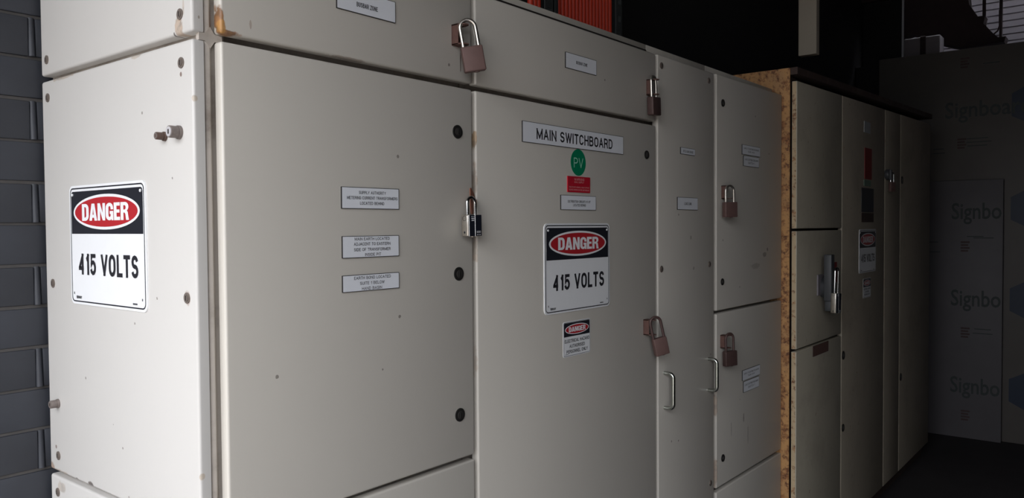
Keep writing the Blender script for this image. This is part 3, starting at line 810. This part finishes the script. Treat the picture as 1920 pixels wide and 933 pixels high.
printed_board('foam_board', 5.65, .42, -1.35, 0, 2.716, .09, 'board', 'large pale wrapped board leaning at the far end, printed with blue emblems', bt,
              [(-.56, 2.30, .16), (-.56, 1.60, .16), (-.56, .98, .16), (-.56, .36, .16)], [(-.125, 2.06), (-.14, 2.62)],
              [(-.22, 2.09, .13), (-.23, 2.065, .15), (-.22, 2.04, .12), (.02, 2.03, .07), (.02, 2.0, .08), (-.30, 2.60, .1)])
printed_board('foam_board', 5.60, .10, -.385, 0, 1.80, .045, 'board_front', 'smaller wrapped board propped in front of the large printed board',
              [(-.225, zc, .300, 'Signbo') for zc in (1.59, .985, .375)],
              [], [(-.16, 1.34), (-.165, .74), (-.17, .16)],
              [(-.22, 1.41, .10), (-.27, 1.40, .12), (.04, 1.37, .06), (.03, 1.30, .07), (-.27, .77, .1), (-.27, .74, .12)])

# hood and fittings high at the far end
hd = empty('extraction_hood', (6.3, 0, 2.80), 'dark brown hood hanging on rods above the far boards', 'hood')
bm = bmesh.new()
poly = [(.60, 2.79), (.385, 2.79), (.378, 2.99), (.33, 3.00), (.21, 2.96), (.12, 2.895), (.05, 2.865), (-.02, 2.845), (-.30, 2.845), (-.31, 2.885), (-.26, 2.885), (-.22, 2.93), (-.18, 2.985), (-.165, 3.00), (-.175, 3.06), (-.125, 3.062), (-.07, 3.16), (-.06, 3.25), (-.02, 3.34), (.60, 3.34)]
prism(bm, poly, lambda u, v, t: Vector((6.24+t, u, v)), 0, .13)
finish(bm, 'hood_shell', 'dark_brown', hd)
for (y, r, z0) in ((-.158, .012, 3.04), (-.268, .011, 2.86)):
    bm = bmesh.new(); cyl(bm, (6.32, y, z0), (6.32, y, 3.60), r, seg=12); finish(bm, 'hanger_rod', 'dark_brown', hd)
bm = bmesh.new(); tube(bm, [(6.30, -.262, 3.10), (6.30, -.262, 2.98), (6.30, -.250, 2.945), (6.30, -.225, 2.925)], .006, 8); finish(bm, 'cable', 'dark_brown', hd)
bm = bmesh.new(); box(bm, 6.30, 6.36, -.42, .12, 3.235, 3.275); finish(bm, 'cross_rail', 'dark_brown', hd)
# pale drum on a beam
bmn = empty('wall_shelf', (6.25, .3, 2.60), 'dark shelf bracket behind the far boards carrying a pale canister', 'shelf')
bm = bmesh.new(); box(bm, 6.02, 6.23, .02, .60, 2.76, 2.785); finish(bm, 'shelf_board', 'dark_brown', bmn)
bm = bmesh.new(); box(bm, 6.15, 6.20, .25, .29, 0.0, 2.76); finish(bm, 'shelf_post', 'dark_brown', bmn)
cn = empty('canister', (6.13, .24, 2.785), 'pale grey canister with a dark strap on the high shelf at the far end', 'canister')
bm = bmesh.new(); box(bm, 6.06, 6.20, .090, .350, 2.7855, 2.930, 0, .012, 3); finish(bm, 'canister_body', 'pale', cn)
bm = bmesh.new(); box(bm, 6.056, 6.204, .190, .230, 2.7855, 2.934, 0, .004, 1); finish(bm, 'strap', 'dark_brown', cn)

# the open bay the daylight comes through: wall plane, right jamb, head height; added light-cutting partition beside the viewer
BX, BAY_Y0, BAY_Z, RY = -1.6, -3.0, 2.9, -5.0
PX, PY = .20, -1.70
YARD = 2.6
SKY, SK0, SK1 = 7.2, .4, 1.5
# ------------------------------------------------------------------ THE ROOM
def struct(name, bm, mats):
    o = finish(bm, name, mats); o['kind'] = 'structure'; return o
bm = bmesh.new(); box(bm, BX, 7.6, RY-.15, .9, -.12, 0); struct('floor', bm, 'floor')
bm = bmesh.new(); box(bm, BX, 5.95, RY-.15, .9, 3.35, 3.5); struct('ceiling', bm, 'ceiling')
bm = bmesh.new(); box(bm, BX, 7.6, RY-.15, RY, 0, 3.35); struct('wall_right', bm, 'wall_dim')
# painted brick wall behind the switchboard
bm = bmesh.new()
YW = .612
box(bm, BX, .80, YW+.0035, .80, 0, 6.2, 1)
box(bm, .80, 7.6, YW+.0035, .80, 0, 6.2, 2)
z = 1.008-12*.084; row = 0
nrow = 0
zr = []
zc = .0
base = 1.008 % .0840
k = 0
zz = base-.084
while zz < 3.35:
    z0, z1 = zz+.0030, zz+.084-.0030
    off = -.012 if (round((zz-1.008)/.084) % 2 == 0) else .108
    # alternate courses show a perpend just left of the cabinet
    x = BX + ((off-BX) % .240) - .240
    while x < .75:
        a, b = max(x+.0065, BX), x+.240-.0065
        if b-a > .01 and z0 > -.08:
            j = random.uniform(-.0012, .0012)
            box(bm, a, b, YW-.001+j, YW+.03, max(z0+random.uniform(-.0006, .0006), 0), z1+random.uniform(-.0006, .0006), 0, .0028, 2)
        # raised bead of mortar in the perpend
        cyl(bm, (x+.240, YW+.0005, max(z0, 0)), (x+.240, YW+.006, max(z1, .01)), .0068, seg=12, mi=0)
        x += .240
    zz += .084
struct('wall_back', bm, ['brick', 'mortar', 'wall_dim'])
# front of the shed: open roller-door bay, header above and short pier
bm = bmesh.new(); box(bm, BX-.15, BX, RY-.15, .9, BAY_Z, 3.5); struct('wall_left', bm, 'wall_dim')
bm = bmesh.new(); box(bm, BX-.15, BX, RY-.15, BAY_Y0, 0, BAY_Z); struct('wall_left', bm, 'wall_dim')
# far wall, low behind the boards, open above
bm = bmesh.new(); box(bm, 5.76, 5.90, RY, .612, 0, 2.70); struct('wall_far', bm, 'wall_dim')
# neighbouring cladding seen through the gap
bm = bmesh.new()
prof = []
z = 0.0
while z < 6.2:
    prof += [(7.50, z), (7.50, z+.046), (7.512, z+.050), (7.512, z+.055)]; z += .0585
poly = prof+[(7.6, z), (7.6, 0)]
prism(bm, poly, lambda u, v, t: Vector((u, t, v)), RY, .61)
struct('wall_outer', bm, 'cladding')
bm = bmesh.new(); box(bm, 5.90, 5.949, RY, .61, 3.22, 3.35); struct('trim_1', bm, 'dark_brown')
# unseen roof added to cut passage daylight down to a slot along the cladding
bm = bmesh.new(); box(bm, 5.95, 6.55, RY-.15, .9, 6.20, 6.28); struct('ceiling_light_cut', bm, 'dark_brown')
bm = bmesh.new(); box(bm, 5.95, 6.02, RY-.15, .9, 3.35, 6.20); struct('wall_upper', bm, 'wall_dim')
bm = bmesh.new(); box(bm, 5.95, 7.6, RY-.15, RY, 3.35, 6.2); struct('wall_passage', bm, 'wall_dim')
bm = bmesh.new(); box(bm, 5.951, 6.02, .335, .611, 2.70, 3.349); struct('wall_streak_cover', bm, 'wall_dim')  # added piece that covers a streak of light on the back wall
# unseen partition added right of the viewer to cut light reaching the far end
bm = bmesh.new(); box(bm, PX, PX+.15, RY, PY, 0, 3.35); struct('wall_light_block', bm, 'wall_dim')
# unseen wall added across the yard to hide the low sky from inside
bm = bmesh.new(); box(bm, -12.6, -12, -14, 14, 0, YARD); struct('wall_sky_block', bm, 'wall_dim')
# ground outside the bay
bm = bmesh.new(); box(bm, -14, BX, -12, 12, -.13, -.01); struct('floor_apron', bm, 'apron')

# ------------------------------------------------------------------ LIGHT
w = D.worlds.new('World'); bpy.context.scene.world = w; w.use_nodes = True
nt = w.node_tree; bg = nt.nodes['Background']
bg.inputs['Color'].default_value = (.93, .955, 1.0, 1); tcw = nt.nodes.new('ShaderNodeTexCoord'); sx = nt.nodes.new('ShaderNodeSeparateXYZ'); nt.links.new(tcw.outputs['Generated'], sx.inputs[0])
# overcast sky: dim at the horizon, brighter with height
zz_ = math_node(nt, 'MAXIMUM', sx.outputs['Z'], 0.0)
nt.links.new(math_node(nt, 'MINIMUM', math_node(nt, 'MULTIPLY_ADD', zz_, SK1*SKY, SK0*SKY), 1.15*SKY), bg.inputs['Strength'])
ld = D.lights.new('bay_portal', 'AREA'); ld.shape = 'RECTANGLE'; ld.size = .75-BAY_Y0; ld.size_y = BAY_Z
ld.cycles.is_portal = True
lo = D.objects.new('bay_portal', ld); C.objects.link(lo)
lo.location = (BX-.05, (.75+BAY_Y0)/2, BAY_Z/2); lo.rotation_euler = (PI/2, 0, -PI/2)

# ------------------------------------------------------------------ CAMERA
cam = D.cameras.new('Camera'); co = D.objects.new('Camera', cam); C.objects.link(co)
yaw, pitch, roll, f = .8919266, .0283065, -.0069074, 1481.42
fw = Vector((math.sin(yaw)*math.cos(pitch), math.cos(yaw)*math.cos(pitch), -math.sin(pitch)))
r = fw.cross(Vector((0, 0, 1))).normalized(); u = r.cross(fw)
r2 = r*math.cos(roll)+u*math.sin(roll); u2 = -r*math.sin(roll)+u*math.cos(roll)
co.matrix_world = Matrix((( r2.x, u2.x, -fw.x, -.65798), (r2.y, u2.y, -fw.y, -1.15667), (r2.z, u2.z, -fw.z, 1.5), (0, 0, 0, 1)))
cam.sensor_fit = 'HORIZONTAL'; cam.sensor_width = 36; cam.lens = 36*f/1920
cam.clip_start = .05; cam.clip_end = 60
sc = bpy.context.scene; sc.camera = co
vs_ = sc.view_settings; vs_.view_transform = 'Standard'; vs_.look = 'None'; vs_.gamma = 1; vs_.use_curve_mapping = False
vs_.exposure = 0.0
